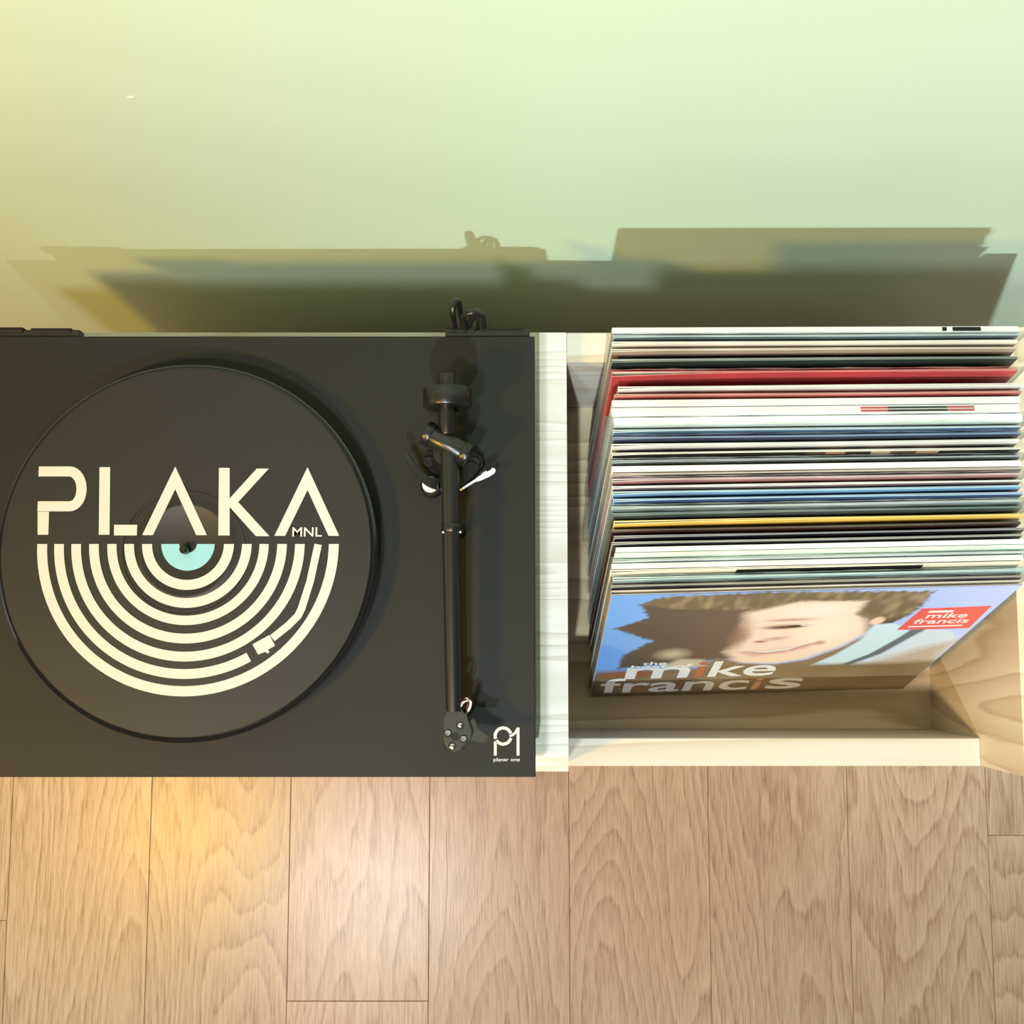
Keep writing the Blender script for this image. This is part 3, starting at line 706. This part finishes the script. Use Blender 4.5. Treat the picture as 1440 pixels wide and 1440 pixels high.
# front sleeve with the printed portrait
FL, FYAW = 0.2845, 0.0259
ft, ffc = record('record sleeve with a smiling portrait cover and white lettering, frontmost in the bin', 78.5, -47.0 + 4.2, FYAW, FL, 4.2 / .78, (0.3, 0.45, 0.8), (0.42, 0.34, 0.28), BLK, False, gap=0.0)
import numpy as np
def portrait_print(parent, th):
    n = 220
    gx, gz = np.meshgrid(np.linspace(0.6, SL - .6, n + 1), np.linspace(0.6, SL - .6, n + 1))
    X = gx.ravel(); Z = gz.ravel()
    colr = np.zeros((len(X), 3))
    def ns(sx, sz, seed):
        return np.array([noise.noise(Vector((x * sx, z * sz, seed))) for x, z in zip(X, Z)])
    n1 = ns(.02, .02, 1.3); n2 = ns(.16, .05, 4.7); n3 = ns(.22, .22, 9.1)
    def sdf(poly):
        P = np.array(poly, float); d = np.full(len(X), 1e9); s = np.ones(len(X)); m = len(P)
        for i in range(m):
            a = P[i]; b_ = P[i - 1]; e = b_ - a
            wx = X - a[0]; wz = Z - a[1]
            t = np.clip((wx * e[0] + wz * e[1]) / (e @ e), 0, 1)
            dx = wx - e[0] * t; dz = wz - e[1] * t
            d = np.minimum(d, dx * dx + dz * dz)
            c1 = Z >= a[1]; c2 = Z < b_[1]; c3 = e[0] * wz > e[1] * wx
            flip = (c1 & c2 & c3) | (~c1 & ~c2 & ~c3); s[flip] *= -1
        return s * np.sqrt(d)
    def put(mask, c):
        c = np.array(c, float)
        colr[:] = colr * (1 - mask[:, None]) + (c if c.ndim == 2 else c[None, :]) * mask[:, None]
    def fill(poly, c, soft=2.0, wob=0.0):
        put(np.clip(0.5 - (sdf(poly) + wob * n3) / (2 * soft), 0, 1), c)
    def ell(cx, cz, rx, rz, c, soft=0.3, rot=0.0, amt=1.0):
        ca, sa = math.cos(rot), math.sin(rot); dx = X - cx; dz = Z - cz
        r = np.sqrt(((dx * ca + dz * sa) / rx) ** 2 + ((-dx * sa + dz * ca) / rz) ** 2)
        put(amt * np.clip((1 - r) / soft, 0, 1), c)
    g = np.clip(X / 315, 0, 1)[:, None]
    colr[:] = np.array([.16, .38, .86]) * (1 - g) + np.array([.50, .58, .92]) * g
    # generic head: hair and shaded side
    fill([(24, 292), (40, 306), (120, 312), (246, 300), (250, 250), (236, 214), (228, 200), (120, 130), (20, 104), (22, 150), (44, 190), (8, 229), (34, 256)], (.11, .078, .055), 2.0, 3.0)
    put(np.clip((X - 40) / 80, 0, 1) * np.clip((300 - Z) / 40, 0, 1) * (sdf([(30, 290), (240, 290), (240, 110), (20, 110)]) < 0) * .55 * (X < 130), (.21, .125, .09))
    # lit face
    face = [(112, 262), (150, 290), (204, 288), (206, 258), (216, 236), (226, 200), (214, 160), (190, 122), (164, 108), (130, 116), (112, 150), (124, 196), (116, 226)]
    fill(face, (.90, .69, .56), 6.0, 2.0)
    ell(190, 200, 34, 62, (.96, .80, .62), .8); ell(170, 262, 34, 24, (.93, .76, .68), .7)
    ell(150, 122, 40, 14, (.92, .70, .50), .8, 0.1)
    ell(118, 200, 12, 62, (.40, .22, .16), .9, 0, .7)
    # hair strands on top and at the temple
    hair = np.stack([.17 + .22 * np.clip(n2 + .1, 0, 1), .12 + .17 * np.clip(n2 + .1, 0, 1), .07 + .10 * np.clip(n2 + .1, 0, 1)], 1)
    hm = np.clip(.5 - (sdf([(24, 290), (40, 309), (130, 313), (250, 306), (252, 262), (240, 238), (222, 236), (204, 250), (206, 286), (150, 291), (120, 270), (60, 276)]) + 5 * n3) / 5, 0, 1); put(hm, hair)
    ell(226, 232, 7, 13, (.85, .60, .46), .4)
    # eye, brow, nose, mouth
    ell(150, 222, 26, 10, (.36, .20, .14), .9, .08); ell(152, 221, 20, 5, (.12, .065, .05), .6, .1); ell(160, 223, 7, 4, (.05, .03, .025), .4); ell(166, 225, 2.2, 1.6, (.9, .9, .9), .4)
    ell(152, 241, 30, 6, (.52, .32, .22), .9, .06)
    ell(150, 188, 16, 8, (.66, .36, .28), .9, .3); ell(138, 180, 8, 5, (.40, .18, .14), .7)
    fill([(122, 150), (146, 150), (168, 158), (190, 174), (184, 158), (166, 142), (140, 134)], (.72, .42, .35), 4.0); fill([(128, 149), (150, 151), (170, 159), (190, 174), (170, 152), (150, 143)], (.30, .10, .09), 1.6)
    fill([(132, 149), (150, 151), (168, 158), (182, 168), (168, 152), (150, 145)], (.88, .82, .78), 1.2)
    ell(192, 172, 7, 10, (.55, .30, .20), .9)
    # neck in shade, pale patch, clothes, lower band
    fill([(96, 96), (108, 132), (134, 112), (164, 104), (192, 118), (216, 158), (230, 205), (242, 140), (236, 90), (100, 84)], (.27, .18, .115), 3.0, 2.0)
    ell(66, 148, 20, 22, (.50, .42, .31), .8)
    fill([(60, 104), (74, 132), (96, 128), (100, 104)], (.55, .48, .36), 4)
    fill([(226, 222), (242, 224), (262, 204), (262, 186), (246, 130), (232, 98), (198, 96), (214, 130), (226, 176)], (.60, .76, .84), 2.0)
    fill([(262, 204), (276, 206), (268, 176), (256, 130), (236, 96), (228, 98), (246, 132), (258, 180)], (.13, .15, .17), 1.5)
    fill([(276, 206), (300, 196), (314, 170), (314, 92), (238, 94), (258, 132), (268, 176)], (.62, .70, .80), 2.5, 2.0)
    fill([(290, 150), (314, 170), (314, 92), (246, 92)], (.50, .40, .33), 10, 5)
    low = np.clip((104 - Z + 5 * n1 + 0.03 * X) / 16, 0, 1)
    lc = np.stack([.21 + .07 * n1 + .04 * g[:, 0], .145 + .05 * n1 + .03 * g[:, 0], .085 + .03 * n1], 1); put(low, lc)
    ell(34, 82, 36, 16, (.30, .10, .05), .7); ell(58, 34, 34, 14, (.27, .13, .07), .8); ell(120, 50, 30, 34, (.34, .27, .19), .9)
    vs = [(x * S, (-th - .34) * S, z * S) for x, z in zip(X, Z)]
    fs = [(j * (n + 1) + i, j * (n + 1) + i + 1, (j + 1) * (n + 1) + i + 1, (j + 1) * (n + 1) + i) for j in range(n) for i in range(n)]
    me = bpy.data.meshes.new('portrait_print'); me.from_pydata(vs, [], fs)
    at_ = me.color_attributes.new('ink', 'FLOAT_COLOR', 'POINT')
    rgba = np.ones((len(X), 4), np.float32); rgba[:, :3] = np.clip(colr, 0, 1); at_.data.foreach_set('color', rgba.ravel())
    m, nt, p = new_mat('portrait_ink'); an = nt.nodes.new('ShaderNodeAttribute'); an.attribute_name = 'ink'
    nt.links.new(an.outputs['Color'], p.inputs['Base Color']); p.inputs['Roughness'].default_value = .4; p.inputs['Specular IOR Level'].default_value = .3
    me.materials.append(m)
    o = bpy.data.objects.new('portrait_print', me); col.objects.link(o); o.parent = parent
    return o
portrait_print(ffc, 4.2)
M_ink = plain('lettering_white', (.80, .80, .78), .4); M_inko = plain('lettering_orange', (.45, .15, .06), .4); M_stk = plain('sticker_red', (.80, .10, .09), .35)
M_inkt = plain('lettering_tan', (.62, .36, .20), .4)
def letter(s, x, z, w, h, m, d=0.36, parent=None, bold=0.012):
    b = text_bm(s, w, h, 0.1, bold=bold)
    for v in b.verts: v.co = Vector((x + v.co.x, -4.2 - d - v.co.z, z + v.co.y))
    return mk('lettering', b, m, parent or ffc, local=True)
letter('m', 29, 66, 60, 40, M_ink); letter('i', 94, 66, 9, 54, M_inko); letter('ke', 108, 66, 62, 54, M_ink)
letter('franc', 8, 14, 145, 54, M_ink); letter('i', 158, 14, 7, 42, M_inkt); letter('s', 172, 14, 34, 40, M_ink)
letter('the', 42, 113, 22, 11, M_ink); letter('best of', 32, 103, 57, 11, M_ink)
b = bmesh.new(); prism([(250, 205), (311, 205), (309, 265), (254, 262)], 0, .12, b)
for v in b.verts: v.co = Vector((v.co.x, -4.2 - .36 - v.co.z, v.co.y))
stk = mk('price_sticker', b, M_stk, ffc, local=True)
mk('sticker_rule', box(262, 282, -4.8, -4.68, 251, 256), M_ink, stk, local=True); letter('mike', 264, 236, 34, 13, M_ink, .5, stk); letter('francis', 258, 221, 46, 13, M_ink, .5, stk)
mk('sticker_rule', box(257, 303, -4.8, -4.68, 212, 215), M_ink, stk, local=True)
